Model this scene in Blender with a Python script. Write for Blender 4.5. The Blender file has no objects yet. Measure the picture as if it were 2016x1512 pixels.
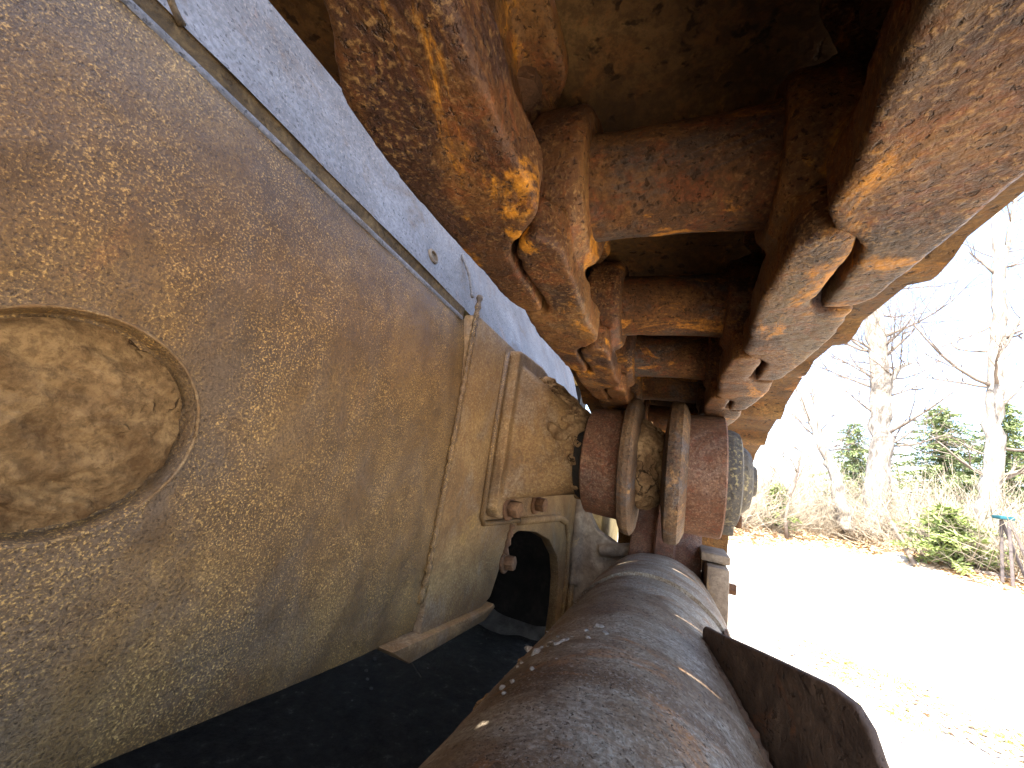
import bpy, bmesh, math, random
from mathutils import Vector, Matrix, noise
random.seed(7)
C = bpy.context.scene.collection
S = bpy.context.scene

# ------------------------------------------------------------------ camera
# origin = camera; +Y along the track, +X outboard, +Z up; ground at GZ
GZ = -0.85
F, CX, CY = 760.0, 1008.0, 756.0
EX = Vector((0.910, -0.057, -0.411)); EY = Vector((0.386, -0.245, 0.889))
EX.normalize(); EY = (EY - EX*EY.dot(EX)).normalized(); EZ = EY.cross(EX).normalized()
if EZ.y < 0: EZ = -EZ
def ray(px, py):
    d = Vector((px-CX, CY-py, F)); return Vector((EX.dot(d), EY.dot(d), EZ.dot(d)))
def at(px, py, X=None, Y=None, Z=None):
    d = ray(px, py)
    t = X/d.x if X is not None else Y/d.y if Y is not None else Z/d.z
    return d*t
cam = bpy.data.cameras.new('camera'); camo = bpy.data.objects.new('camera', cam); C.objects.link(camo)
cam.sensor_width = 36; cam.lens = F/2016*36; cam.clip_start = 0.01; cam.clip_end = 2000
R = Matrix(((EX.x, EX.y, -EX.z), (EY.x, EY.y, -EY.z), (EZ.x, EZ.y, -EZ.z)))
camo.matrix_world = R.to_4x4(); S.camera = camo

# ------------------------------------------------------------------ light
SUN = Vector((-0.20, -0.6, 1.0)).normalized()          # towards the sun
el = math.asin(SUN.z); az = math.atan2(SUN.x, SUN.y)
w = bpy.data.worlds.new('World'); S.world = w; w.use_nodes = True
nt = w.node_tree; nt.nodes.clear()
sky = nt.nodes.new('ShaderNodeTexSky'); sky.sky_type = 'NISHITA'; sky.sun_disc = False
sky.sun_elevation = el; sky.sun_rotation = az; sky.air_density = 0.8; sky.dust_density = 2.0; sky.ozone_density = 0.7
bg = nt.nodes.new('ShaderNodeBackground'); bg.inputs['Strength'].default_value = 0.145
wo = nt.nodes.new('ShaderNodeOutputWorld')
nt.links.new(sky.outputs[0], bg.inputs[0]); nt.links.new(bg.outputs[0], wo.inputs[0])
sl = bpy.data.lights.new('sun', 'SUN'); sl.energy = 4.6; sl.angle = math.radians(0.5); sl.color = (1, 0.93, 0.82)
so = bpy.data.objects.new('sun', sl); C.objects.link(so); so.rotation_euler = SUN.to_track_quat('Z', 'Y').to_euler()
S.view_settings.view_transform = 'Standard'; S.view_settings.look = 'None'
S.view_settings.gamma = 1; S.view_settings.use_curve_mapping = False
S.view_settings.exposure = 2.97
S.cycles.max_bounces = 10; S.cycles.diffuse_bounces = 6; S.cycles.glossy_bounces = 4
S.cycles.sample_clamp_indirect = 12
S.cycles.use_denoising = True

# ------------------------------------------------------------------ materials
def mat_base(name):
    m = bpy.data.materials.new(name); m.use_nodes = True
    n = m.node_tree.nodes; l = m.node_tree.links; n.clear()
    out = n.new('ShaderNodeOutputMaterial'); b = n.new('ShaderNodeBsdfPrincipled')
    l.new(b.outputs[0], out.inputs[0])
    return m, n, l, b
def N(n, l, co, scale, detail=5, rough=0.6, dist=0.0, off=0.0):
    t = n.new('ShaderNodeTexNoise'); t.inputs['Scale'].default_value = scale
    t.inputs['Detail'].default_value = detail; t.inputs['Roughness'].default_value = rough
    t.inputs['Distortion'].default_value = dist
    mp = n.new('ShaderNodeVectorMath'); mp.operation = 'ADD'; mp.inputs[1].default_value = (off, off*1.7, -off*0.6)
    l.new(co, mp.inputs[0]); l.new(mp.outputs[0], t.inputs['Vector'])
    return t.outputs['Fac']
def ramp(n, l, fac, stops):
    r = n.new('ShaderNodeValToRGB'); e = r.color_ramp.elements
    while len(e) < len(stops): e.new(0.5)
    for i, (p, c) in enumerate(stops):
        e[i].position = p; e[i].color = (*c, 1) if len(c) == 3 else c
    l.new(fac, r.inputs[0]); return r.outputs[0]
def mask(n, l, fac, a, b):
    m = n.new('ShaderNodeMapRange'); m.interpolation_type = 'SMOOTHSTEP'
    m.inputs[1].default_value = a; m.inputs[2].default_value = b
    l.new(fac, m.inputs[0]); return m.outputs[0]
def mul(n, l, a, k):
    m = n.new('ShaderNodeMath'); m.operation = 'MULTIPLY'; l.new(a, m.inputs[0])
    if isinstance(k, (int, float)): m.inputs[1].default_value = k
    else: l.new(k, m.inputs[1])
    return m.outputs[0]
def mix(n, l, fac, a, b):
    m = n.new('ShaderNodeMix'); m.data_type = 'RGBA'
    if isinstance(fac, (int, float)): m.inputs[0].default_value = fac
    else: l.new(fac, m.inputs[0])
    for k, v in ((6, a), (7, b)):
        if isinstance(v, tuple): m.inputs[k].default_value = (*v, 1)
        else: l.new(v, m.inputs[k])
    return m.outputs[2]
def rust(name, dark, mid, light, scale=9.0, orange=None, o_amt=0.0, o_thr=(0.56, 0.66), grey=None, g_amt=0.0, g_thr=(0.5, 0.62),
         pits=0.5, pit_scale=110, speck=None, s_amt=0.0, s_scale=160, rough=(0.55, 0.85), bump=0.5, bd=0.0025, off=0.0, stretch=None, spec=0.16, mds=6, blot=None, b_amt=0.0, b_thr=(0.54, 0.64), b_scale=2.2, o_scale=1.3, red=None, r_amt=0.0, dk=0.45):
    m, n, l, b = mat_base(name)
    g = n.new('ShaderNodeNewGeometry'); co = g.outputs['Position']
    if stretch:
        v = n.new('ShaderNodeVectorMath'); v.operation = 'MULTIPLY'; v.inputs[1].default_value = stretch
        l.new(co, v.inputs[0]); sco = v.outputs[0]
    else: sco = co
    big = N(n, l, co, scale, 7, 0.68, 0.5, off)
    c = ramp(n, l, big, [(0.33, dark), (0.5, mid), (0.68, light)])
    if grey: c = mix(n, l, mul(n, l, mask(n, l, N(n, l, sco, scale*0.8, 8, 0.72, 0.7, off+3.1), *g_thr), g_amt), c, grey)
    if orange: c = mix(n, l, mul(n, l, mask(n, l, N(n, l, sco, scale*o_scale, 8, 0.72, 0.9, off+8.3), *o_thr), o_amt), c, orange)
    if red: c = mix(n, l, mul(n, l, mask(n, l, N(n, l, co, scale*5, 6, 0.75, 0.5, off+21.3), .5, .62), r_amt), c, red)
    if blot: c = mix(n, l, mul(n, l, mask(n, l, N(n, l, sco, scale*b_scale, 7, 0.72, 0.6, off+13.7), *b_thr), b_amt), c, blot)
    fine = N(n, l, co, s_scale, 4, 0.6, 0, off+1.3)
    if speck: c = mix(n, l, mul(n, l, mul(n, l, mask(n, l, fine, 0.5, 0.66), s_amt), mask(n, l, N(n, l, sco, scale*1.6, 5, 0.65, 0.4, off+31.0), .34, .6)), c, speck)
    pn = N(n, l, co, pit_scale, 3, 0.55, 0.3, off+5.5)
    pm = mask(n, l, pn, 0.58, 0.68)
    pk = tuple(x*0.28 for x in dark)
    c = mix(n, l, mul(n, l, pm, pits), c, pk)
    md = N(n, l, co, scale*mds, 5, 0.7, 0, off+2.2)
    c = mix(n, l, mul(n, l, mask(n, l, md, 0.62, 0.4), dk), c, dark)
    l.new(c, b.inputs['Base Color'])
    r = n.new('ShaderNodeMapRange'); r.inputs[1].default_value = 0.3; r.inputs[2].default_value = 0.7
    r.inputs[3].default_value = rough[0]; r.inputs[4].default_value = rough[1]; l.new(md, r.inputs[0])
    l.new(r.outputs[0], b.inputs['Roughness']); b.inputs['Specular IOR Level'].default_value = spec
    h = n.new('ShaderNodeMath'); h.operation = 'MULTIPLY_ADD'; l.new(pm, h.inputs[0]); h.inputs[1].default_value = -0.9; l.new(fine, h.inputs[2])
    h2 = n.new('ShaderNodeMath'); h2.operation = 'MULTIPLY_ADD'; l.new(md, h2.inputs[0]); h2.inputs[1].default_value = 1.4; l.new(h.outputs[0], h2.inputs[2])
    bp = n.new('ShaderNodeBump'); bp.inputs['Strength'].default_value = bump; bp.inputs['Distance'].default_value = bd
    l.new(h2.outputs[0], bp.inputs['Height']); l.new(bp.outputs[0], b.inputs['Normal'])
    return m
def mud_mat(name, a, bcol, crack=30, ck=0.8):
    m, n, l, b = mat_base(name)
    g = n.new('ShaderNodeNewGeometry'); co = g.outputs['Position']
    c = ramp(n, l, N(n, l, co, 22, 8, 0.7, 0.4), [(0.38, a), (0.58, bcol)])
    c = mix(n, l, mul(n, l, mask(n, l, N(n, l, co, 120, 6, .75, .2, 7.0), .42, .62), .55), c, tuple(x*.55 for x in a))
    v = n.new('ShaderNodeTexVoronoi'); v.feature = 'DISTANCE_TO_EDGE'; v.inputs['Scale'].default_value = crack
    wv = n.new('ShaderNodeVectorMath'); wv.operation = 'MULTIPLY_ADD'
    nn = n.new('ShaderNodeTexNoise'); nn.inputs['Scale'].default_value = crack*0.8; nn.inputs['Detail'].default_value = 4; l.new(co, nn.inputs['Vector'])
    l.new(nn.outputs['Color'], wv.inputs[0]); wv.inputs[1].default_value = (0.05,)*3; l.new(co, wv.inputs[2]); l.new(wv.outputs[0], v.inputs['Vector'])
    region = mask(n, l, N(n, l, co, 14, 3, 0.5, 0, 4.0), 0.5, 0.58)
    cm = mul(n, l, mul(n, l, mask(n, l, v.outputs['Distance'], 0.045, 0.01), region), ck)
    c = mix(n, l, cm, c, tuple(x*0.12 for x in a))
    fine = N(n, l, co, 190, 5, 0.65)
    c = mix(n, l, mul(n, l, mask(n, l, fine, 0.6, 0.7), 0.5), c, tuple(x*0.45 for x in a))
    l.new(c, b.inputs['Base Color']); b.inputs['Roughness'].default_value = 0.95; b.inputs['Specular IOR Level'].default_value = 0.15
    h = n.new('ShaderNodeMath'); h.operation = 'MULTIPLY_ADD'; l.new(cm, h.inputs[0]); h.inputs[1].default_value = -2.0; l.new(fine, h.inputs[2])
    bp = n.new('ShaderNodeBump'); bp.inputs['Strength'].default_value = 0.8; bp.inputs['Distance'].default_value = 0.004
    l.new(h.outputs[0], bp.inputs['Height']); l.new(bp.outputs[0], b.inputs['Normal'])
    return m
def simple(name, cols, scale, rough=0.9, bump=0.3, bd=0.01, spec=0.2, stretch=None, detail=6):
    m, n, l, b = mat_base(name)
    g = n.new('ShaderNodeNewGeometry'); co = g.outputs['Position']
    if stretch:
        v = n.new('ShaderNodeVectorMath'); v.operation = 'MULTIPLY'; v.inputs[1].default_value = stretch
        l.new(co, v.inputs[0]); co = v.outputs[0]
    f = N(n, l, co, scale, detail, 0.65, 0.3)
    k = len(cols)
    l.new(ramp(n, l, f, [(0.3+0.4*i/(k-1), c) for i, c in enumerate(cols)]), b.inputs['Base Color'])
    b.inputs['Roughness'].default_value = rough; b.inputs['Specular IOR Level'].default_value = spec
    bp = n.new('ShaderNodeBump'); bp.inputs['Strength'].default_value = bump; bp.inputs['Distance'].default_value = bd
    l.new(f, bp.inputs['Height']); l.new(bp.outputs[0], b.inputs['Normal'])
    return m

M = {}
M['hull'] = rust('hull_rust', (.058, .031, .012), (.145, .077, .026), (.255, .142, .046), scale=6, speck=(.62, .365, .112), s_amt=.95, s_scale=560, dk=.6, red=(.17, .088, .03), r_amt=.4,
                 grey=(.14, .098, .066), g_amt=.6, g_thr=(.46, .64), pits=.6, pit_scale=460, rough=(.34, .62), bump=.7, bd=.0014, mds=65, orange=(.3, .13, .042), o_amt=.4, o_thr=(.6, .7), spec=.38, stretch=(1, 1.5, .8))
M['upper'] = rust('pale_steel', (.09, .08, .075), (.17, .158, .155), (.245, .232, .23), scale=6, blot=(.12, .08, .052), b_amt=.75, b_thr=(.52, .66), dk=.6, mds=30, speck=(.42, .34, .26), s_amt=.4, s_scale=350, orange=(.30, .17, .11), o_amt=.6, o_thr=(.57, .68),
                  pits=.8, pit_scale=230, rough=(.4, .65), bump=.4, bd=.002, off=2)
M['strip'] = rust('seam_rust', (.04, .025, .012), (.10, .06, .025), (.18, .11, .045), scale=30, pits=.4, rough=(.7, .9))
M['frame'] = rust('frame_dust', (.10, .055, .024), (.21, .12, .05), (.34, .208, .086), scale=8, mds=24, red=(.2, .10, .04), r_amt=.45, blot=(.12, .07, .035), b_amt=.45, dk=.55, speck=(.44, .31, .16), s_amt=.5, s_scale=320, pit_scale=240, bd=.0015, orange=(.42, .25, .07), o_amt=.4, o_thr=(.58, .68),
                  grey=(.22, .175, .13), g_amt=.5, pits=.35, bump=.45, off=4)
M['link'] = rust('link_rust', (.032, .013, .007), (.11, .045, .014), (.23, .112, .034), scale=8, orange=(.62, .25, .018), o_amt=.78, o_thr=(.545, .64), o_scale=2.3, blot=(.03, .015, .012), b_amt=.85, b_scale=1.9, b_thr=(.49, .59), red=(.21, .055, .014), r_amt=.4, dk=.4,
                 grey=(.135, .10, .063), g_amt=.8, g_thr=(.5, .62), pits=.7, pit_scale=300, speck=(.45, .26, .095), s_amt=.45, s_scale=380, bump=.7, bd=.0013, rough=(.38, .72), off=1, mds=26, spec=.24, stretch=(1, .5, 1))
M['shoe'] = rust('shoe_rust', (.04, .02, .008), (.125, .064, .022), (.23, .13, .045), scale=6, red=(.2, .075, .02), r_amt=.4, dk=.55, pits=.85, pit_scale=85, orange=(.4, .17, .03), o_amt=.6, bump=.6, bd=.0015, off=6, mds=25)
M['bush'] = rust('bushing_rust', (.035, .016, .007), (.10, .043, .015), (.18, .082, .026), scale=12, red=(.17, .045, .014), r_amt=.6, dk=.55, orange=(.5, .2, .025), o_amt=.85, o_thr=(.55, .64), o_scale=2.0, grey=(.06, .058, .055), g_amt=.85, g_thr=(.48, .6),
                 pits=.65, pit_scale=240, bump=.7, bd=.0015, off=9, stretch=(.5, 1, 1), mds=20, speck=(.34, .17, .06), s_amt=.35, s_scale=300)
M['roller'] = rust('roller_rust', (.055, .026, .015), (.14, .066, .036), (.23, .125, .07), scale=9, red=(.17, .055, .028), r_amt=.6, dk=.6, grey=(.2, .15, .12), g_amt=.4, pits=.5, pit_scale=260, speck=(.36, .25, .18), s_amt=.4, s_scale=320, bump=.6, bd=.0012, off=12, mds=22)
M['flange'] = rust('flange_rust', (.045, .032, .024), (.12, .07, .038), (.2, .12, .06), scale=14, grey=(.085, .09, .10), g_amt=.65, g_thr=(.5, .62), orange=(.36, .19, .07), o_amt=.7, red=(.16, .07, .035), r_amt=.5, pits=.5, pit_scale=260, bump=.8, bd=.0016, off=15, mds=14, speck=(.3, .2, .11), s_amt=.35, s_scale=320)
M['cap'] = rust('cap_steel', (.04, .036, .032), (.085, .072, .058), (.14, .115, .075), scale=12, speck=(.42, .33, .15), s_amt=.6, s_scale=170, pits=.4, bump=.6, off=17)
M['tube'] = rust('tube_steel', (.08, .048, .027), (.18, .124, .077), (.29, .245, .18), scale=7, grey=(.33, .29, .225), g_amt=.75, g_thr=(.46, .6), orange=(.30, .135, .048), o_amt=.8, o_thr=(.53, .66), mds=26, dk=.6, blot=(.1, .06, .035), b_amt=.5,
                 pits=.85, pit_scale=260, speck=(.42, .38, .33), s_amt=.45, s_scale=330, bump=.6, bd=.0014, off=20, stretch=(.6, 1.5, 1.5))
M['fin'] = rust('fin_rust', (.045, .03, .022), (.105, .07, .048), (.17, .118, .08), scale=12, orange=(.2, .08, .035), o_amt=.5, pits=.6, pit_scale=90, bump=.6, off=25)
M['casting'] = rust('casting_grey', (.09, .062, .04), (.19, .14, .095), (.28, .22, .155), scale=9, orange=(.36, .22, .08), o_amt=.5, pits=.3, bump=.5, off=28)
M['bolt'] = rust('bolt_rust', (.055, .027, .014), (.135, .066, .032), (.22, .12, .058), scale=22, pits=.4, pit_scale=200, bump=.6, off=31)
M['yellow'] = rust('old_yellow_paint', (.3, .2, .07), (.5, .36, .14), (.6, .47, .24), scale=7, grey=(.2, .13, .07), g_amt=.6, pits=.3, off=33)
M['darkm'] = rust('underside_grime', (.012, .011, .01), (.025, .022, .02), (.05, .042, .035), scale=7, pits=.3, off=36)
M['mud'] = mud_mat('dried_mud', (.15, .085, .04), (.30, .19, .095), 34)
M['mudgrey'] = mud_mat('grey_mud', (.25, .21, .165), (.42, .37, .31), 40, .4)
M['capdirt'] = mud_mat('cap_dirt', (.12, .064, .026), (.285, .172, .076), 34, 1.0)
M['bark'] = simple('pale_bark', [(.06, .052, .045), (.19, .172, .15), (.36, .335, .3)], 9, bump=1.0, bd=.03, stretch=(1, 1, .35))
M['twig'] = simple('grey_twig', [(.08, .065, .055), (.18, .15, .125)], 5)
M['thicket'] = simple('dry_thicket', [(.12, .10, .075), (.24, .205, .155), (.34, .30, .235)], 2)
M['needle'] = simple('conifer_needles', [(.09, .13, .06), (.19, .24, .11), (.28, .31, .15)], 3)
M['bush'+'leaf'] = simple('bush_needles', [(.11, .15, .05), (.19, .24, .08), (.26, .3, .11)], 6)
M['leaf'] = simple('fallen_leaves', [(.26, .16, .09), (.46, .33, .2), (.58, .47, .33)], 9)
M['grass'] = simple('spring_grass', [(.14, .17, .03), (.3, .31, .06), (.36, .3, .11)], 6)
M['rock'] = simple('pale_rock', [(.25, .24, .22), (.42, .4, .37)], 8, bump=.6, bd=.02)
M['darkrock'] = simple('dirt_mound', [(.09, .085, .08), (.2, .19, .18)], 14, bump=.9, bd=.03)
M['teal'] = simple('teal_paint', [(.008, .05, .065), (.015, .08, .1)], 20, rough=.5)
M['darkwood'] = simple('dark_timber', [(.05, .045, .05), (.12, .1, .09)], 12)

# ------------------------------------------------------------------ mesh helpers
class MB:
    def __init__(s): s.v = []; s.f = []
    def add(s, vs, fs):
        o = len(s.v); s.v += [tuple(v) for v in vs]; s.f += [tuple(i+o for i in f) for f in fs]; return s
    def box(s, a, b):
        (x0, y0, z0), (x1, y1, z1) = a, b
        return s.add([(x0,y0,z0),(x1,y0,z0),(x1,y1,z0),(x0,y1,z0),(x0,y0,z1),(x1,y0,z1),(x1,y1,z1),(x0,y1,z1)],
                     [(0,3,2,1),(4,5,6,7),(0,1,5,4),(1,2,6,5),(2,3,7,6),(3,0,4,7)])
    def prism(s, pts, o, u, v, w):              # polygon (u,v) extruded along w
        o, u, v, w = map(Vector, (o, u, v, w)); n = len(pts)
        vs = [o+u*p[0]+v*p[1] for p in pts]; vs += [q+w for q in vs]
        return s.add(vs, [tuple(range(n-1, -1, -1)), tuple(range(n, 2*n))]+[(i, (i+1) % n, n+(i+1) % n, n+i) for i in range(n)])
    def lathe(s, prof, o, axis, seg=48, closed=False):      # prof: (along, radius)
        o = Vector(o); a = Vector(axis).normalized(); u = a.orthogonal().normalized(); v = a.cross(u)
        vs = []; m = len(prof)
        for t, r in prof:
            for k in range(seg):
                th = 2*math.pi*k/seg; vs.append(o+a*t+(u*math.cos(th)+v*math.sin(th))*r)
        fs = []
        for i in range(m-1):
            for k in range(seg): fs.append((i*seg+k, i*seg+(k+1) % seg, (i+1)*seg+(k+1) % seg, (i+1)*seg+k))
        fs.append(tuple(range(seg-1, -1, -1))); fs.append(tuple((m-1)*seg+k for k in range(seg)))
        return s.add(vs, fs)
    def tube(s, pts, rad, seg=6):
        pts = [Vector(p) for p in pts]; n = len(pts); vs = []; u = None
        for i, p in enumerate(pts):
            t = (pts[min(i+1, n-1)]-pts[max(i-1, 0)]).normalized()
            if u is None: u = t.orthogonal().normalized()
            u = (u-t*u.dot(t)); u = u.normalized() if u.length > 1e-6 else t.orthogonal().normalized()
            v = t.cross(u); r = rad[i] if isinstance(rad, (list, tuple)) else rad
            for k in range(seg):
                a = 2*math.pi*k/seg; vs.append(p+(u*math.cos(a)+v*math.sin(a))*r)
        fs = [(i*seg+k, i*seg+(k+1) % seg, (i+1)*seg+(k+1) % seg, (i+1)*seg+k) for i in range(n-1) for k in range(seg)]
        fs += [tuple(range(seg-1, -1, -1)), tuple((n-1)*seg+k for k in range(seg))]
        return s.add(vs, fs)
    def hull(s, pts):
        bm = bmesh.new()
        for p in pts: bm.verts.new(p)
        r = bmesh.ops.convex_hull(bm, input=bm.verts)
        for g in list(bm.verts):
            if not g.link_faces: bm.verts.remove(g)
        bm.verts.index_update(); vs = [v.co.copy() for v in bm.verts]; fs = [[v.index for v in f.verts] for f in bm.faces]
        bm.free(); return s.add(vs, fs)
    def ico(s, c, r, sub=2, sq=(1, 1, 1)):
        bm = bmesh.new(); bmesh.ops.create_icosphere(bm, subdivisions=sub, radius=1)
        vs = [Vector(c)+Vector((v.co.x*r*sq[0], v.co.y*r*sq[1], v.co.z*r*sq[2])) for v in bm.verts]
        fs = [[v.index for v in f.verts] for f in bm.faces]; bm.free(); return s.add(vs, fs)
    def mesh(s, name, mat, smooth=None):
        me = bpy.data.meshes.new(name); me.from_pydata(s.v, [], s.f); me.update()
        bm = bmesh.new(); bm.from_mesh(me); bmesh.ops.recalc_face_normals(bm, faces=bm.faces); bm.to_mesh(me); bm.free()
        if mat: me.materials.append(mat)
        if smooth is not None: shade(me, smooth)
        return me
def shade(me, ang=40):
    me.polygons.foreach_set('use_smooth', [True]*len(me.polygons))
    if ang < 180: me.set_sharp_from_angle(angle=math.radians(ang))
def link(name, me, parent=None, loc=(0, 0, 0)):
    o = bpy.data.objects.new(name, me); C.objects.link(o); o.location = loc
    if parent: o.parent = parent
    return o
def put(name, mb, mat, parent=None, smooth=40, bevel=0, seg=2):
    me = mb.mesh(name, mat, smooth)
    o = link(name, me, parent)
    if bevel:
        md = o.modifiers.new('b', 'BEVEL'); md.width = bevel; md.segments = seg; md.limit_method = 'ANGLE'; md.angle_limit = math.radians(35)
        bake(o, smooth)
    return o
def bake(o, ang=180):
    dg = bpy.context.evaluated_depsgraph_get(); me = bpy.data.meshes.new_from_object(o.evaluated_get(dg))
    o.modifiers.clear(); o.data = me; shade(me, ang)
def fuse(mb, name, mat, voxel=0.004, smooth=6, fac=0.5, amp=0.0, freq=30, amp2=0.0, freq2=120):
    me = mb.mesh(name, None); o = link(name, me)
    r = o.modifiers.new('r', 'REMESH'); r.mode = 'VOXEL'; r.voxel_size = voxel
    if smooth:
        s = o.modifiers.new('s', 'SMOOTH'); s.iterations = smooth; s.factor = fac
    bake(o); me = o.data
    if amp or amp2:
        nr = [v.normal.copy() for v in me.vertices]
        for v, n in zip(me.vertices, nr):
            d = amp*noise.fractal(v.co*freq, 1.0, 2.0, 3)
            if amp2: d += amp2*noise.noise(v.co*freq2)
            v.co += n*d
        me.update()
    me.materials.clear(); me.materials.append(mat); shade(me, 180)
    bpy.data.objects.remove(o)
    return me
def empty(name, label, cat, loc=(0, 0, 0), group=None):
    o = bpy.data.objects.new(name, None); C.objects.link(o); o.location = loc; o.empty_display_size = 0.05
    tag(o, label, cat, group); return o
def tag(o, label=None, cat=None, group=None, kind=None):
    if label: o['label'] = label
    if cat: o['category'] = cat
    if group: o['group'] = group
    if kind: o['kind'] = kind
    return o
bpy.context.view_layer.update()

# ------------------------------------------------------------------ ground
EDGE = [(-14, 8.5), (0.2, 9.3), (1.62, 11.2), (2.9, 13.6), (4.0, 14.3), (4.9, 13.6), (5.2, 11.4), (5.9, 10.6), (7.2, 10.2), (12, 9.0), (22, 5), (40, 0)]
def edge_y(x):
    for (x0, y0), (x1, y1) in zip(EDGE, EDGE[1:]):
        if x0 <= x <= x1: return y0+(y1-y0)*(x-x0)/(x1-x0)
    return 8
def gheight(x, y):
    d = y-edge_y(x)
    z = GZ+0.012*noise.noise(Vector((x*1.3, y*1.3, 0)))+0.03*noise.noise(Vector((x*.3, y*.3, 2)))
    if d > 0: z += 0.65*(1-math.exp(-d/4.0))+0.05*noise.noise(Vector((x*.8, y*.8, 5)))*min(1, d)
    return z
xs = sorted(set([round(-12+i*0.4, 3) for i in range(76)]+[-600, -300, -150, -80, -50, -35, -25, -18, 22, 27, 35, 50, 80, 150, 300, 600]))
ys = sorted(set([round(-6+i*0.4, 3) for i in range(76)]+[-600, -300, -150, -80, -40, -20, -12, 28, 33, 40, 50, 80, 150, 300, 600]))
g = MB(); nx = len(xs)
g.add([(x, y, gheight(x, y)) for y in ys for x in xs], [(j*nx+i, j*nx+i+1, (j+1)*nx+i+1, (j+1)*nx+i) for j in range(len(ys)-1) for i in range(nx-1)])
m, n, l, b = mat_base('gravel_ground')
geo = n.new('ShaderNodeNewGeometry'); co = geo.outputs['Position']
gr = ramp(n, l, N(n, l, co, 60, 6, .7), [(.32, (.31, .27, .215)), (.5, (.44, .395, .325)), (.68, (.54, .5, .43))])
gr = mix(n, l, mul(n, l, mask(n, l, N(n, l, co, 1.1, 5, .6), .52, .66), .5), gr, (.36, .31, .24))
lt = ramp(n, l, N(n, l, co, 9, 7, .75), [(.34, (.2, .14, .085)), (.5, (.38, .28, .18)), (.66, (.5, .41, .29))])
att = n.new('ShaderNodeAttribute'); att.attribute_name = 'litter'
lm = n.new('ShaderNodeMath'); lm.operation = 'ADD'; l.new(att.outputs['Fac'], lm.inputs[0]); l.new(N(n, l, co, 2.2, 6, .7), lm.inputs[1])
gc = mix(n, l, mask(n, l, lm.outputs[0], .85, 1.15), gr, lt)
att2 = n.new('ShaderNodeAttribute'); att2.attribute_name = 'under_shade'
gc = mix(n, l, att2.outputs['Fac'], gc, ramp(n, l, N(n, l, co, 25, 6, .7), [(.35, (.014, .012, .010)), (.6, (.04, .036, .031)), (.72, (.13, .12, .11))]))  # shade under the machine painted as near-black ground colour
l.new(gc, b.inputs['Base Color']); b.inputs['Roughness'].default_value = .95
bp = n.new('ShaderNodeBump'); bp.inputs['Strength'].default_value = .8; bp.inputs['Distance'].default_value = .02
l.new(N(n, l, co, 45, 6, .7), bp.inputs['Height']); l.new(bp.outputs[0], b.inputs['Normal'])
me = g.mesh('ground', m, 180)
a = me.attributes.new('litter', 'FLOAT', 'POINT'); a2 = me.attributes.new('under_shade', 'FLOAT', 'POINT')
a.data.foreach_set('value', [max(0, min(1, (v.co.y-edge_y(v.co.x))/1.2+.5)) if v.co.y > 4 else 0 for v in me.vertices])
a2.data.foreach_set('value', [1.0 if (-2.6 < v.co.x < 0.3 and -6 < v.co.y < 4.5) else 0.0 for v in me.vertices])  # footprint of the machine, where shade is painted into the ground
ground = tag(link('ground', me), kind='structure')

# ------------------------------------------------------------------ machine hull
SLOPE = -0.07
hull = empty('machine_hull', 'rust brown bulldozer hull side on the left with round recessed cap and long slanting seam', 'machine hull', (-.4, 0, -.3))
hull.location = (0, 0, 0)
CAPC = (0.118, -0.019); CAPR = 0.0745
def hull_x(y, z):      # z measured at y=0 (tilt removed)
    t = max(0, z-0.10); x = -0.37-0.55*t*t
    if z < -0.20:
        q = -0.20-z; x -= 2.6*q*q
    return x
def sheet(y0, y1, ny, z0, z1, nz, fx, noi=0.0014, cap=False):
    vs = []
    for i in range(ny+1):
        y = y0+(y1-y0)*i/ny
        for j in range(nz+1):
            z = z0+(z1-z0)*j/nz
            x = fx(y, z); p = Vector((x, y, z+SLOPE*y))
            d = noi*noise.fractal(p*28, 1, 2, 3)+0.004*noise.noise(p*5)
            if cap:
                r = math.hypot(y-CAPC[0], (z+SLOPE*y)-CAPC[1]); k = r/CAPR
                if k < 1: d = d*.3-0.014*min(1, (1-k)/.04)
                elif k < 1.05: d += 0.0008*math.sin((k-1)/.05*math.pi)
            p.x += d; vs.append(p)
    fs = [(i*(nz+1)+j, (i+1)*(nz+1)+j, (i+1)*(nz+1)+j+1, i*(nz+1)+j+1) for i in range(ny) for j in range(nz)]
    return MB().add(vs, fs)
s = sheet(-.9, .02, 60, -.245, .292, 60, hull_x)
s2 = sheet(.02, .30, 150, -.245, .292, 290, hull_x, cap=True)
s3 = sheet(.30, .592, 70, -.245, .292, 130, hull_x)
for q in (s2, s3): s.add(q.v, q.f)
put('side_plate', s, M['hull'], hull, 180)
# cap filled with dried dirt
vs = []; fs = []; NR, NS = 40, 140
for i in range(NR+1):
    r = CAPR*0.93*i/NR
    for k in range(NS):
        th = 2*math.pi*k/NS; y = CAPC[0]+r*math.cos(th); z = CAPC[1]+r*math.sin(th)
        p = Vector((0, y, z)); x = -.3775+.005*noise.fractal(p*38, .7, 2, 6)+.007*(1-(i/NR)**6)-.003
        dq = (y-.135)*.35-(z+.055); x += -.006*math.exp(-(dq/.006)**2)*max(0, 1-abs(y-.135)/.03)
        if z < -.04: x += .007*noise.fractal(p*70, .8, 2, 4)*min(1, (-.04-z)/.02)
        vs.append((x, y, z))
fs = [(i*NS+k, i*NS+(k+1) % NS, (i+1)*NS+(k+1) % NS, (i+1)*NS+k) for i in range(NR) for k in range(NS)]
capd = put('round_cap', MB().add(vs, fs), M['capdirt'], hull, 180); tag(capd, 'round recessed cap caked with cracked tan dirt')
pr = [(Vector((-.3685+.0012*noise.noise(Vector((k*.7, 0, 0))), CAPC[0]+CAPR*1.02*math.cos(2*math.pi*k/96), CAPC[1]+CAPR*1.02*math.sin(2*math.pi*k/96)))) for k in range(97)]
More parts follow.
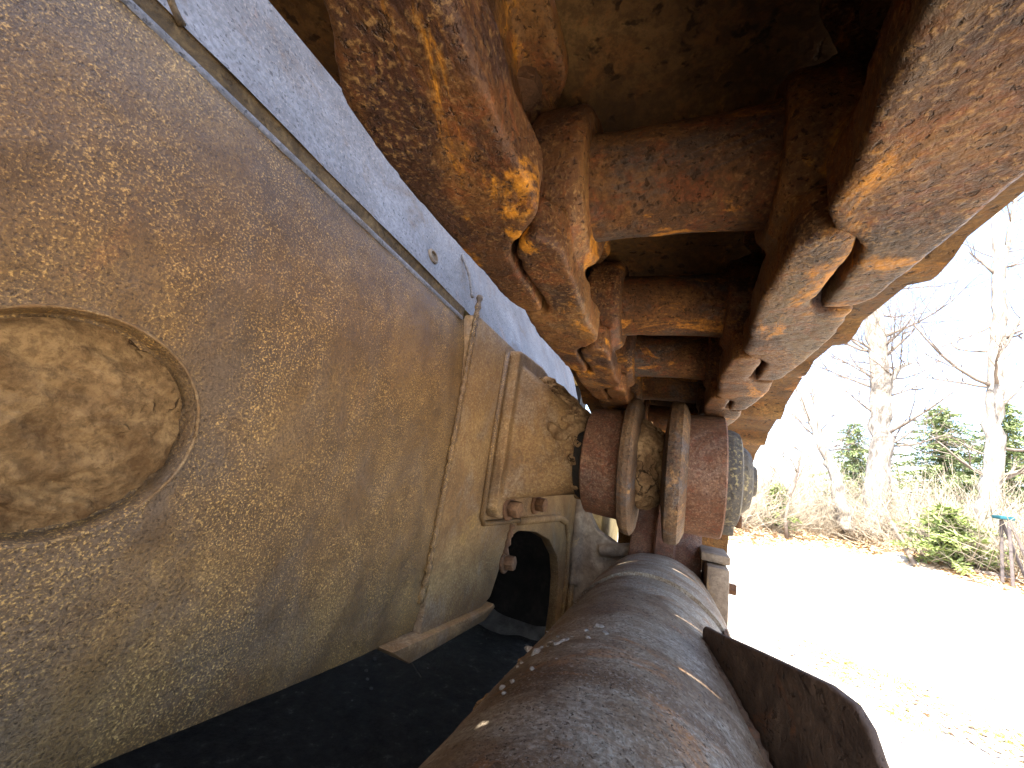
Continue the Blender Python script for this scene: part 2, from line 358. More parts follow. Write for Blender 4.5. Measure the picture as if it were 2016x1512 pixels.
put('rim', MB().tube(pr, .0012, 8), M['frame'], capd, 180)
# seam: lip, dark strip, upper plate leaning back to the sky
def rib(y0, y1, zz, depth, hgt, ny=60):
    vs = []
    for i in range(ny+1):
        y = y0+(y1-y0)*i/ny; x = hull_x(y, zz)+.0008*noise.noise(Vector((0, y*9, zz)))
        z = zz+SLOPE*y
        vs += [(x-.02, y, z), (x+depth*.6, y, z), (x+depth, y, z+hgt*.35), (x+depth*.7, y, z+hgt), (x-.02, y, z+hgt)]
    return MB().add(vs, [(i*5+k, (i+1)*5+k, (i+1)*5+k+1, i*5+k+1) for i in range(ny) for k in range(4)])
put('seam_lip', rib(-.9, .575, .286, .0035, .007), M['upper'], hull, 60)
put('seam_strip', rib(-.9, .585, .2935, -.003, .021), M['strip'], hull, 60)
def up_x(y, z): return hull_x(y, .31)+.003-(z-.31)*0.30
up = sheet(-.9, 1.62, 200, .3135, .66, 40, up_x, .0012)
upo = put('upper_plate', up, M['upper'], hull, 180)
# round plug and welded arc on the upper plate
p0 = at(893, 488, X=-.40); 
def on_up(y, z): return Vector((up_x(y, z-SLOPE*y), y, z))
nrm = Vector((1, 0, .30)).normalized()
bm_ = MB(); c0 = on_up(.475, .318)
bm_.lathe([(-.004, .013), (.004, .013), (.006, .011), (.006, .0085), (.002, .0082), (.002, .0001)], c0, nrm, 24)
put('plug', bm_, M['casting'], upo, 40)
arc = [on_up(.118+.03*math.cos(t*.16+1.2)*1.0, .345+.045*math.sin(t*.16+1.2))+nrm*.001 for t in range(20)]
put('weld_arc', MB().tube(arc, .0035, 6), M['strip'], upo, 180)
# weld bead between hull side and frame plate
def bead(pts, r=.005, stepn=3):
    out = []; rr = []
    for a_, b_ in zip(pts, pts[1:]):
        a_, b_ = Vector(a_), Vector(b_); k = max(2, int((b_-a_).length/.006))
        for i in range(k): 
            out.append(a_.lerp(b_, i/k)+Vector((noise.noise(a_*90+Vector((i, 0, 0)))*.0012,)*3)); rr.append(r*(1+.25*math.sin(i*2.1)+.2*noise.noise(Vector((i*.6, 1, r)))))
    return MB().tube(out, rr, 8)
put('weld_bead', bead([(-.366, .588, .30), (-.365, .585, 0), (-.3655, .582, -.20), (-.372, .580, -.245)], .0055), M['hull'], hull, 180)
put('weld_bead', bead([(-.385, .592, .30), (-.40, .592, .345), (-.43, .592, .40)], .003), M['upper'], hull, 180)

# frame plate with an arched opening (plate in X = -.36, thick)
FX = -.362
out = [(.586, .262), (.586, -.292), (.80, -.302), (.845, -.288), (.865, -.25), (.888, -.20), (.905, -.172), (.96, -.160), (1.10, -.176), (1.24, -.212), (1.36, -.28), (1.41, -.36), (1.43, -.45), (1.42, -.58),
       (1.55, -.58), (1.57, -.44), (1.58, -.30), (1.57, -.1), (1.57, .20), (1.45, .232)]
fr = MB(); fr.prism(out, (FX, 0, 0), (0, 1, 0), (0, 0, 1), (-.03, 0, 0))
frame = put('frame_plate', fr, M['frame'], hull, 40, bevel=.004)
# raised rounded rim above the arch and the vertical rib beside it
arch = [(FX+.002, .94, -.134), (FX+.002, 1.32, -.150), (FX+.002, 1.41, -.170), (FX+.002, 1.46, -.23), (FX+.002, 1.50, -.36), (FX+.002, 1.50, -.52)]
put('arch_rim', MB().tube(arch, .011, 10), M['frame'], frame, 180)
put('side_rib', MB().prism([(1.545, -.54), (1.60, -.52), (1.615, -.3), (1.61, .05), (1.575, .2), (1.545, .2)], (FX-.03, 0, 0), (0, 1, 0), (0, 0, 1), (.055, 0, 0)), M['frame'], frame, 40, bevel=.008, seg=3)
put('weld_bead', bead([(FX+.001, .905, -.14), (FX+.001, .893, -.175), (FX+.002, .882, -.212)], .008), M['bolt'], frame, 180)
# thick bar under the plate
br = MB().prism([(.50, -.277), (.592, -.284), (.80, -.2975), (.838, -.2955), (.846, -.305), (.80, -.319), (.55, -.309)], (FX-.05, 0, 0), (0, 1, 0), (0, 0, 1), (.064, 0, 0))
put('bottom_bar', br, M['frame'], hull, 40, bevel=.003)
def hexbolt(o, axis, r, h, washer=True, rot=0.3):
    b_ = MB(); a_ = Vector(axis).normalized()
    if washer: b_.lathe([(-.004, r*1.45), (.003, r*1.45), (.004, r*1.3)], o, a_, 20)
    u = a_.orthogonal().normalized(); v = a_.cross(u)
    pts = [(r*math.cos(math.pi*k/3+rot), r*math.sin(math.pi*k/3+rot)) for k in range(6)]
    b_.prism(pts, Vector(o)+a_*.003, u, v, a_*h); return b_
put('bolt', hexbolt((FX+.003, .889, -.222), (1, 0, .1), .017, .022), M['bolt'], frame, 30, bevel=.003)
# roller bracket: flange + tapering arm to the roller hub
RY, RZ, RX = 0.84, 0.036, -0.03
mbk = MB()
mbk.prism([(.740, .238), (.752, .246), (.90, .252), (.985, .235), (1.01, .2), (1.03, -.07), (1.015, -.112), (.98, -.122), (.762, -.112), (.744, -.095)], (FX-.003, 0, 0), (0, 1, 0), (0, 0, 1), (.03, 0, 0))
pts = [(-.335, .768, .215), (-.335, .96, .205), (-.335, .772, -.075), (-.335, .955, -.06), (-.31, .79, .20), (-.31, .80, -.045)]
for k in range(16):
    t = 2*math.pi*k/16
    pts += [(-.205, RY+.078*math.cos(t), RZ+.078*math.sin(t)), (-.172, RY+.07*math.cos(t), RZ+.07*math.sin(t))]
mbk.hull(pts)
brm = fuse(mbk, 'roller_bracket', M['frame'], .004, 4, .5, .0012, 22, .0005, 150)
bracket = link('roller_bracket', brm, hull)
put('base_edge', MB().tube([(FX+.004, .728, .235), (FX+.004, .7265, .05), (FX+.004, .731, -.112), (FX+.004, .742, -.125), (FX+.004, 1.01, -.134)], .006, 8), M['hull'], bracket, 180)
for yb, zb in ((.80, -.092), (.972, -.088)):
    put('bolt', hexbolt((-.331, yb, zb), (1, -.1, 0), .0185, .024), M['bolt'], bracket, 30, bevel=.003)
# mud crust on the bracket
mm = MB()
for i in range(170):
    t = random.random()**.55; a_ = random.gauss(1.55, .5)
    x = -.305+.125*t; ry_ = .095*(1-t)+.074*t; cz = RZ+.04*(1-t); rz_ = .135*(1-t)+.074*t
    mm.ico((x, RY+.018*(1-t)+ry_*math.cos(a_)*.97, cz+rz_*math.sin(a_)*.97), random.uniform(.010, .018), 2, (1.2, 1.2, .9))
for i in range(44):
    a_ = random.uniform(0, 6.28); mm.ico((-.19+random.uniform(-.012, .008), RY+.076*math.cos(a_), RZ+.076*math.sin(a_)), random.uniform(.008, .013), 2)
mud = link('mud_crust', fuse(mm, 'mud_crust', M['mud'], .0035, 8, .5, .004, 70, .0012, 190), bracket)
tag(mud, 'cracked tan mud caked along the top of the bracket')
# foot casting sweeping from the frame to the tube
fc = MB()
fc.prism([(-.40, .16), (-.338, .16), (-.335, -.04), (-.318, -.13), (-.275, -.195), (-.20, -.228), (-.06, -.20), (-.055, -.235), (-.115, -.262), (-.17, -.32), (-.215, -.41), (-.30, -.46), (-.40, -.46)], (0, 1.555, 0), (1, 0, 0), (0, 0, 1), (0, .06, 0))
fc.tube([(-.26, 1.552, -.26), (-.2, 1.55, -.247), (-.13, 1.548, -.235), (-.06, 1.546, -.223)], [.02, .026, .023, .018], 12)
fc.tube([(-.352, 1.558, .15), (-.352, 1.558, -.1), (-.345, 1.558, -.40)], .024, 12)
link('foot_casting', fuse(fc, 'foot_casting', M['casting'], .005, 8, .5, .0018, 25), hull)
# body the side belongs to: belly, hood and far side (put in to shade the ground below and the gap above)
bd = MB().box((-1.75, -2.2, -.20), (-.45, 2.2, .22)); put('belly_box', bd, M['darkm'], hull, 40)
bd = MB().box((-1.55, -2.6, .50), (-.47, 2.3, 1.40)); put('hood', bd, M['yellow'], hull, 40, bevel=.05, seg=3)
bd = MB().box((-1.8, 2.15, GZ+.05), (-.55, 2.3, .5)); put('front_light_block', bd, M['darkm'], hull, 40)  # unseen wall added to stop light leaking in from the front
bd = MB().box((-1.8, -2.5, GZ+.05), (-.55, -2.3, .5)); put('rear_light_block', bd, M['darkm'], hull, 40)  # unseen wall added to stop light leaking in from behind
bd = MB().box((-2.35, -1.9, GZ+.02), (-1.85, 2.1, .25)); put('far_track_block', bd, M['darkm'], hull, 40, bevel=.12, seg=3)  # plain unseen box in place of the far track, added to block light
# old yellow push arm seen through the gap ahead of the frame
put('push_arm', MB().prism([(1.95, -.45), (2.6, -.5), (2.6, .06), (2.25, .1), (2.0, -.02)], (-.40, 0, 0), (0, 1, 0), (0, 0, 1), (.07, 0, 0)), M['yellow'], hull, 40, bevel=.01)

# ------------------------------------------------------------------ carrier roller
rol = empty('carrier_roller', 'rusty double flanged carrier roller holding up the track at the centre', 'roller', (RX, RY, RZ))
def rl(prof, seg=72, amp=0.0012, f=40):
    mb = MB().lathe(prof, (0, 0, 0), (1, 0, 0), seg)
    vs = []
    for v in mb.v:
        v = Vector(v); r = Vector((0, v.y, v.z))
        if r.length > .01: v += r.normalized()*amp*noise.fractal(v*f+Vector((3, 1, 7)), 1, 2, 3)
        vs.append(tuple(v))
    mb.v = vs; return mb
def dense(prof, k=6):
    o = []
    for (a_, b_), (c_, d_) in zip(prof, prof[1:]):
        for i in range(k): o.append((a_+(c_-a_)*i/k, b_+(d_-b_)*i/k))
    return o+[prof[-1]]
put('tread', rl(dense([(-.146, .085), (-.146, .102), (-.143, .108), (-.10, .111), (-.072, .112), (-.070, .08)])), M['roller'], rol, 40)
put('tread', rl(dense([(.036, .08), (.038, .112), (.08, .112), (.098, .112), (.1005, .1095), (.1005, .085)])), M['roller'], rol, 40)
put('flange', rl(dense([(-.074, .075), (-.074, .127), (-.071, .134), (-.063, .1365), (-.054, .1355), (-.049, .129), (-.043, .075)], 5), amp=.002), M['flange'], rol, 40)
put('flange', rl(dense([(-.002, .075), (.005, .129), (.008, .135), (.018, .137), (.029, .136), (.034, .13), (.041, .113), (.041, .075)], 5), amp=.0015), M['flange'], rol, 40)
put('core', rl(dense([(-.05, .07), (-.02, .062), (.01, .07)], 6), amp=.002), M['mud'], rol, 180)
mm = MB()
for i in range(90):
    t = random.random(); a_ = random.uniform(1.7, 4.4)
    mm.ico((-.046+.04*t, -.075*math.sin(a_-1.6)*.0+(.078-.012*t)*math.cos(a_), (.078-.012*t)*math.sin(a_)), random.uniform(.010, .018)*(1.15-.5*t), 2)
link('mud_crust', fuse(mm, 'roller_mud', M['mud'], .0035, 9, .5, .004, 70, .0012, 190), rol)
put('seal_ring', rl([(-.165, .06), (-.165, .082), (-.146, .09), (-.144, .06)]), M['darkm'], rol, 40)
cap = put('end_cap', rl(dense([(.099, .06), (.099, .090), (.112, .089), (.124, .084), (.127, .077), (.127, .062), (.136, .058), (.144, .050), (.146, .042), (.146, .03), (.154, .026), (.154, .002)], 3)), M['cap'], rol, 40)
put('bolt', hexbolt((.120, -.012, -.074), (1, -.15, 0), .0125, .011, False), M['bolt'], cap, 30, bevel=.002)
put('retainer_lug', MB().prism([(-.018, -.1), (.018, -.1), (.02, -.062), (-.02, -.062)], (.100, -.01, 0), (0, 1, 0), (0, 0, 1), (.02, 0, 0)), M['cap'], cap, 40, bevel=.003)
put('axle', MB().lathe([(-.22, .034), (.09, .034)], (0, 0, 0), (1, 0, 0), 24), M['darkm'], rol, 40)

# ------------------------------------------------------------------ track chain
P = 0.215; CXN = -0.036
IY, IZ, IR = 1.80, -0.385, 0.41            # idler centre and pin radius
chain = empty('track_chain', 'rusty steel crawler track chain with links and shoes running overhead', 'track chain', (0, 0, 0))
# pins: straight upper run, bend over the carrier roller, wrap the idler, lower run
def rail(y): return RZ+.117-.0+(y-RY)*.030
pins = []
k = -6
while True:
    y = .25+P*k
    if y > .95: break
    pins.append(Vector((-.032*(y-.84), y, RZ+.112+.020*(y-.84)+.0735))); k += 1
# line down to the idler tangent
p = pins[-1]; p.x = 0; dirv = None
best = None
for a_ in range(0, 900):
    th = math.radians(90-a_*.1)
    q = Vector((0, IY+IR*math.cos(th), IZ+IR*math.sin(th))); t = Vector((0, math.sin(th), -math.cos(th)))
    e = abs((q-p).normalized().cross(t).length)
    if best is None or e < best[0]: best = (e, th, q)
th0, q0 = best[1], best[2]; L = (q0-p).length; d = (q0-p).normalized(); s_ = P
while s_ < L: pins.append(p+d*s_); s_ += P
th = th0-(s_-L)/IR*1.02; step = 2*math.asin(P/2/IR)
while th > -math.pi/2: pins.append(Vector((0, IY+IR*math.cos(th), IZ+IR*math.sin(th)))); th -= step
zb = IZ-IR; y = pins[-1].y-P
while y > -1.4: pins.append(Vector((0, y, zb))); y -= P
def mirror(mb):
    o = MB(); o.v = [(-v[0], v[1], v[2]) for v in mb.v]; o.f = [tuple(reversed(f)) for f in mb.f]; return o
lk = MB()
rail0 = [(.064, -.030), (.070, -.040), (.080, -.043), (.0885, -.038), (.0925, -.02), (.0925, .046), (.099, .058), (.120, .056), (.127, .12), (.125, P+.042), (.118, P+.053), (.100, P+.053), (.0985, P-.004), (.0955, P-.026), (.088, P-.036), (.077, P-.043), (.070, P-.058), (.070, P-.085), (.066, .10), (.062, .04)]
lk.prism(rail0, (0, 0, -.0745), (1, 0, 0), (0, 1, 0), (0, 0, .03))
lk.prism([(.070, -.02), (.090, -.03), (.098, .06), (.117, P-.06), (.121, P+.03), (.100, P+.03), (.097, P-.05), (.082, .07)], (0, 0, -.05), (1, 0, 0), (0, 1, 0), (0, 0, .10))
lk.lathe([(0, .046), (.004, .05), (.031, .05), (.035, .047)], (.057, 0, 0), (1, 0, 0), 32)
lk.lathe([(0, .044), (.004, .046), (.019, .046), (.023, .042)], (.0985, P, 0), (1, 0, 0), 32)
lk.prism([(.100, P-.08), (.122, P-.09), (.122, P+.035), (.100, P+.035)], (0, 0, -.06), (1, 0, 0), (0, 1, 0), (0, 0, .105))
lk.prism([(.064, .005), (.122, .02), (.126, P-.03), (.098, P-.01), (.066, P-.06)], (0, 0, .038), (1, 0, 0), (0, 1, 0), (0, 0, .016))
link_r = fuse(lk, 'link_right', M['link'], .0026, 3, .5, .0011, 30, .0004, 200)
rail_l = [(.060, -.036), (.064, -.050), (.074, -.059), (.085, -.055), (.0925, -.04), (.0945, -.01), (.0945, .046), (.100, .058), (.120, .056), (.127, .12), (.125, P+.042), (.118, P+.053), (.102, P+.053), (.0995, P+.02), (.0995, P-.01), (.0975, P-.036), (.090, P-.052), (.078, P-.063), (.068, P-.076), (.063, P-.096), (.066, P-.13), (.064, .05)]
def linkmb(rail_pts):
    q = MB(); q.prism(rail_pts, (0, 0, -.0745), (1, 0, 0), (0, 1, 0), (0, 0, .03))
    o_ = 2*len(rail0); q.add(lk.v[o_:], [tuple(i-o_ for i in f) for f in lk.f if min(f) >= o_])
    q.lathe([(0, .050), (.005, .055), (.036, .055), (.041, .051)], (.052, 0, 0), (1, 0, 0), 32); return q
link_l = fuse(mirror(linkmb(rail_l)), 'link_left', M['link'], .0026, 3, .5, .0011, 30, .0004, 200)
master = [(.056, -.20), (.088, -.215), (.092, -.05), (.093, 0), (.104, .028), (.122, .052), (.128, .10), (.127, P+.035), (.118, P+.053), (.102, P+.053), (.0995, P+.02), (.0995, P-.01), (.0975, P-.036), (.090, P-.052), (.078, P-.063), (.066, P-.076), (.060, P-.096), (.063, P-.13), (.060, .04)]
link_lm = fuse(mirror(linkmb(master)), 'master_link', M['link'], .0026, 3, .5, .0011, 30, .0004, 200)
def cyl(prof, amp=.0008, seg=40):
    return rl(prof, seg, amp, 35)
bush_me = cyl(dense([(-.068, .047), (-.064, .041), (-.056, .037), (-.03, .0355), (.03, .0355), (.056, .037), (.064, .041), (.068, .047)], 5)).mesh('bushing', M['bush'], 60)
pin_me = MB().lathe([(-.128, .019), (-.126, .022), (.126, .022), (.128, .019)], (0, 0, 0), (1, 0, 0), 20).mesh('pin', M['bolt'], 40)
# shoe: bent plate with holes and a shallow far-edge notch, cut to pass sun spots
def plate(xs, ys, zf, th, skip, yoff):
    vs = []; fs = []; nx_, ny_ = len(xs), len(ys)
    for s__ in (0, 1):
        for j, y_ in enumerate(ys):
            for i, x_ in enumerate(xs): vs.append((x_, y_+yoff(x_, j), zf(y_)+th*s__))
    idx = lambda s__, j, i: s__*nx_*ny_+j*nx_+i
    cell = lambda j, i: 0 <= j < ny_-1 and 0 <= i < nx_-1 and (j, i) not in skip
    for j in range(ny_-1):
        for i in range(nx_-1):
            if not cell(j, i): continue
            fs.append((idx(0, j, i), idx(0, j+1, i), idx(0, j+1, i+1), idx(0, j, i+1)))
            fs.append((idx(1, j, i), idx(1, j, i+1), idx(1, j+1, i+1), idx(1, j+1, i)))
            for dj, di, a_, b_ in ((-1, 0, (j, i), (j, i+1)), (1, 0, (j+1, i+1), (j+1, i)), (0, -1, (j+1, i), (j, i)), (0, 1, (j, i+1), (j+1, i+1))):
                if not cell(j+dj, i+di): fs.append((idx(0, *a_), idx(0, *b_), idx(1, *b_), idx(1, *a_)))
    return MB().add(vs, fs)
SX0, SX1 = -.25, .26
sxs = [SX0, SX0+.02, -.188, -.174, -.10, -.07, -.054, -.03, .0, .05, .09, .15, .163, .2, SX1-.02, SX1]
sys_ = [.052, .075, .107, .121, .17, P-.01, P+.01, P+.035, P+.061]
skip = {(2, 2), (2, 5)}
def szf(y_): return .056+.006-(.016 if y_ > P+.03 else .010 if y_ > P else 0)*1.0
def yo(x_, j):
    if j == 8: return (-.009 if -.075 < x_ < -.02 else 0)-(.014 if (x_ < SX0+.005 or x_ > SX1-.005) else 0)
    if j == 0: return .010 if (x_ < SX0+.005 or x_ > SX1-.005) else 0
    return 0
sp = plate(sxs, sys_, szf, .011, skip, yo)
sp.box((SX0+.004, .085, .070), (SX1-.004, .1, .13))
shoe_me = sp.mesh('shoe', M['shoe'], 30)
bolt_me = hexbolt((0, 0, .055), (0, 0, -1), .013, .012, True).mesh('shoe_bolt', M['bolt'], 30)
for a_, b_ in zip(pins, pins[1:]):
    near = abs(a_.y-.035) < .01 and a_.z > 0; prev = abs(a_.y+.18) < .01 and a_.z > 0
    d = b_-a_; rx = math.atan2(d.z, d.y); rz = math.atan2(-d.x, d.y) if d.y > 0 else 0
    for nm, me in (('link', link_r), ('link', link_l), ('bushing', bush_me), ('pin', pin_me), ('shoe', shoe_me)):
        if me is link_l and near: me = link_lm
        if me is link_l and prev: continue
        o = link(nm, me, chain, (CXN+a_.x, a_.y, a_.z)); o.rotation_euler = (rx, 0, rz)
        if nm == 'shoe':
            for bx in (-.118, .118):
                for by in (.065, .15):
                    q = link('bolt', bolt_me, o, (bx*.8, by, -.012))

# ------------------------------------------------------------------ track frame tube
TX, TZ, TR = -.048, -.393, .19
tube = empty('track_frame_tube', 'rusty grey round track frame tube along the bottom under the roller', 'track frame', (0, 0, 0))
def tubelen(y0, y1, r, ny, seg=128, amp=.002, dent=True):
    vs = []
    for i in range(ny+1):
        y = y0+(y1-y0)*i/ny
        for k in range(seg):
            th = 2*math.pi*k/seg; n_ = Vector((math.cos(th), 0, math.sin(th)))
            p = Vector((TX, y, TZ))+n_*r
            p += n_*(amp*noise.fractal(p*9, 1, 2, 3)+.0006*noise.noise(p*90)); vs.append(p)
    fs = [(i*seg+k, i*seg+(k+1) % seg, (i+1)*seg+(k+1) % seg, (i+1)*seg+k) for i in range(ny) for k in range(seg)]
    fs += [tuple(range(seg-1, -1, -1)), tuple(ny*seg+k for k in range(seg))]
    return MB().add(vs, fs)
put('tube_body', tubelen(-1.2, .86, TR, 200), M['tube'], tube, 60)
put('sleeve', tubelen(.864, 1.026, TR-.004, 30), M['tube'], tube, 60)
c1 = put('collar', tubelen(1.035, 1.20, TR+.003, 20), M['tube'], tube, 60)
c2 = put('end_collar', tubelen(1.209, 1.40, TR-.004, 16), M['tube'], tube, 60)
put('clamp_tab', MB().box((TX+.150, 1.0, TZ+.098), (TX+.158, 1.05, TZ+.118)), M['bolt'], c1, 40)
# fin plate welded on the outboard shoulder
fd = Vector((.115, -.255, 0)); fl = fd.length; fu = fd.normalized()
fin_pts = [(-.004, -.06), (-.008, .004), (-.002, .012), (.02, .014), (.14, .034), (.245, .050), (.275, .048), (.290, .036), (.30, .016), (.325, -.012), (.40, -.05), (.52, -.06), (.52, -.30), (.0, -.30)]
fn = MB().prism([(u, v) for u, v in fin_pts], Vector((.050, .785, -.222)), fu, (0, 0, 1), Vector((fu.y, -fu.x, 0))*-.011)
put('guard_fin', fn, M['fin'], tube, 40, bevel=.0035, seg=3)
put('weld_bead', bead([(.046, .79, -.235), (.068, .70, -.246), (.095, .63, -.268), (.125, .56, -.31), (.14, .52, -.35)], .006), M['fin'], tube, 180)
mm = MB()
for i in range(34):
    t = random.random()
    th = math.radians(130-7*math.sin(t*5)+random.gauss(0, 9)); y = .42+.30*t
    mm.ico((TX+TR*math.cos(th), y, TZ+TR*math.sin(th)), abs(random.gauss(.0012, .0022))+.0008, 1, (1.6, 1.3, .6))
for i in range(34):
    th = math.radians(random.uniform(98, 130)); y = .62-.0016*(th*57-100)+random.gauss(0, .014)
    mm.ico((TX+TR*math.cos(th), y, TZ+TR*math.sin(th)), abs(random.gauss(.001, .002))+.0008, 1, (1.6, 1.3, .6))
tag(link('mud_crumbs', fuse(mm, 'mud_crumbs', M['mudgrey'], .0022, 1, .5, .002, 160), tube), kind='stuff')
mm = MB()
for i in range(300):
    t = i/299; k_ = noise.noise(Vector((t*14, 5, 1)))
    if k_ < .2: continue
    th = math.radians(152+6*noise.noise(Vector((t*30, 0, 3)))); rr_ = .002+.006*k_
    mm.ico((TX+TR*math.cos(th), .2+1.0*t, TZ+TR*math.sin(th)), rr_, 1, (1, 1.5, 1))
tag(link('mud_crust', fuse(mm, 'tube_mud', M['mud'], .004, 2, .5, .003, 80), tube), kind='stuff')
put('tube_light_block', MB().box((TX-.10, -1.2, GZ+.10), (TX+.10, 1.35, TZ-.12)), M['darkm'], tube, 40, bevel=.01)  # hidden box below the tube, added to block light from the right
# slide blocks and brackets outboard of the tube end
sb = put('slide_block', MB().box((.085, 1.36, -.42), (.145, 1.62, -.20)), M['casting'], tube, 40, bevel=.008)
put('bolt', hexbolt((.145, 1.42, -.26), (1, 0, 0), .016, .02), M['bolt'], sb, 30)
put('slide_cap', MB().box((.07, 1.40, -.196), (.15, 1.58, -.17)), M['casting'], tube, 40, bevel=.006)
put('yoke_arm', MB().box((-.16, 1.395, -.36), (-.125, 1.85, -.30)), M['casting'], tube, 40, bevel=.006)
put('yoke_arm', MB().box((.07, 1.395, -.36), (.084, 1.85, -.30)), M['casting'], tube, 40, bevel=.004)

# ------------------------------------------------------------------ idler
idl = empty('front_idler', 'rust red idler wheel rim standing behind the end of the tube', 'idler wheel', (CXN, IY, IZ))
put('tread', rl(dense([(-.115, .25), (-.115, .332), (-.11, .336), (.11, .336), (.115, .332), (.115, .25)], 4), 96, .001), M['roller'], idl, 40)
put('centre_flange', rl(dense([(-.035, .3), (-.034, .362), (-.028, .368), (.028, .368), (.034, .362), (.035, .3)], 3), 96, .001), M['roller'], idl, 40)
put('hub', rl(dense([(-.13, .02), (-.13, .09), (.13, .09), (.13, .02)], 3), 40, .001), M['casting'], idl, 40)

# ------------------------------------------------------------------ trees and everything beyond the drive
def upx(px, py, Y): return at(px, py, Y=Y)
def pxm(px, py, Y):               # metres per photo pixel at that point
    p = at(px, py, Y=Y); return (EX.z*p.x+EY.z*p.y+EZ.z*p.z)/F
def grow(mb, p, d, length, r, depth, rnd, up=0.12, seg=4, kids=(2, 4), spread=.9):
    pts = [p]; rad = [r]; n_ = 6; d = d.normalized()
    for i in range(n_):
        d = (d+Vector((rnd.uniform(-1, 1), rnd.uniform(-1, 1), rnd.uniform(-.6, 1)))*.2+Vector((0, 0, up*.5))).normalized()
        p = p+d*length/n_; pts.append(p); rad.append(max(.004, r*(1-.75*(i+1)/n_)))
        if depth > 0 and i >= 1:
            for q in range(rnd.randint(0, kids[1]-2) if i < 5 else 2):
                s_ = d.orthogonal().normalized(); s_.rotate(Matrix.Rotation(rnd.uniform(0, 6.28), 3, d))
                grow(mb, p, d+s_*spread*rnd.uniform(.6, 1.3), length*rnd.uniform(.4, .65), rad[-1]*.6, depth-1, rnd, up, 3, kids, spread)
    mb.tube(pts, rad, seg)
def bare_tree(label, paths, Y, seed, group='bare trees beyond the drive', branches=(), extra=14):
    rnd = random.Random(seed)
    b0 = upx(*paths[0][0][:2], Y); t = empty('bare_tree', label, 'tree', (b0.x, b0.y, b0.z), group)
    tm = MB(); bmm = MB()
    for path in paths:
        pts = []; rr = []
        for (x0, y0, w0), (x1, y1, w1) in zip(path, path[1:]):
            for i in range(5):
                f_ = i/5; x_, y_, w_ = x0+(x1-x0)*f_, y0+(y1-y0)*f_, w0+(w1-w0)*f_
                pts.append(upx(x_, y_, Y)-b0+Vector((rnd.uniform(-1, 1), rnd.uniform(-1, 1), 0))*.03*w_/20); rr.append(.35*w_*pxm(x_, y_, Y)*rnd.uniform(.94, 1.06))
        x_, y_, w_ = path[-1]; pts.append(upx(x_, y_, Y)-b0); rr.append(.35*w_*pxm(x_, y_, Y))
        tm.tube(pts, rr, 12)
        for i in range(extra):
            k = rnd.randint(len(pts)//4, len(pts)-1); a_ = rnd.uniform(0, 6.28)
            if rr[k] < .02: continue
            grow(bmm, pts[k], Vector((math.cos(a_), math.sin(a_)*.6, rnd.uniform(-.05, .7))), rnd.uniform(1.2, 2.8), min(.05, rr[k]*.3), 2, rnd)
    for (x0, y0, x1, y1, w_) in branches:
        p, q = upx(x0, y0, Y)-b0, upx(x1, y1, Y)-b0
        grow(bmm, p, q-p, (q-p).length, .5*w_*pxm(x0, y0, Y), 2, rnd, .05)
    put('trunk', tm, M['bark'], t, 180); put('branches', bmm, M['twig'], t, 180)
    return t
bare_tree('tall bare tree with forked pale trunk in the middle of the woods edge', [[(1726, 1062, 72), (1727, 1030, 56), (1731, 900, 50), (1734, 800, 46), (1728, 720, 40), (1716, 650, 26), (1708, 560, 22), (1700, 420, 16), (1695, 250, 9)],
          [(1734, 780, 30), (1738, 700, 26), (1730, 620, 20), (1722, 500, 16), (1735, 300, 9)], [(1738, 800, 22), (1752, 750, 18), (1768, 725, 13), (1794, 714, 8)]], 15.2, 3,
          branches=[(1745, 700, 1797, 648, 9), (1720, 690, 1662, 660, 7), (1730, 880, 1850, 850, 7), (1740, 960, 1880, 1000, 7)])
bare_tree('slender bare tree leaning left beside the forked trunk', [[(1670, 1045, 36), (1660, 1000, 31), (1640, 930, 27), (1622, 885, 22), (1604, 850, 14), (1585, 805, 11), (1570, 770, 8), (1555, 690, 6)], [(1624, 888, 14), (1612, 840, 10), (1604, 790, 7), (1596, 740, 5)]], 14.6, 5,
          branches=[(1604, 800, 1570, 740, 4)], extra=6)
bare_tree('tall straight pale trunk at the right edge of the picture', [[(1968, 1098, 74), (1950, 1050, 48), (1948, 960, 42), (1954, 860, 37), (1961, 740, 33), (1965, 620, 29), (1968, 520, 24), (1962, 430, 18), (1950, 300, 13), (1945, 100, 8)], [(1968, 560, 16), (1985, 480, 12), (2000, 380, 9)]], 13.4, 8,
          branches=[(1960, 945, 2040, 925, 16), (1972, 690, 2050, 600, 7), (1955, 640, 1850, 720, 6), (1960, 540, 1905, 490, 6), (1955, 900, 1860, 880, 5), (1966, 800, 2040, 760, 6)], extra=12)
# sapling
rnd = random.Random(11)
b0 = upx(1549, 1062, 12.6); t = empty('sapling', 'thin dark multi branched sapling at the edge of the white drive', 'sapling', b0)
sm = MB(); pts = [upx(*q, 12.6)-b0 for q in ((1549, 1062), (1546, 1020), (1555, 980), (1570, 930), (1578, 890), (1590, 850))]
sm.tube(pts, [.05, .042, .035, .028, .02, .01], 7); put('trunk', sm, M['twig'], t, 180)
sb_ = MB()
for k in (1, 2, 2, 3, 3, 4, 4, 5):
    a_ = rnd.uniform(0, 6.28); grow(sb_, pts[k], Vector((math.cos(a_), math.sin(a_)*.5, .6)), rnd.uniform(.7, 1.5), .016, 2, rnd)
put('branches', sb_, M['twig'], t, 180)
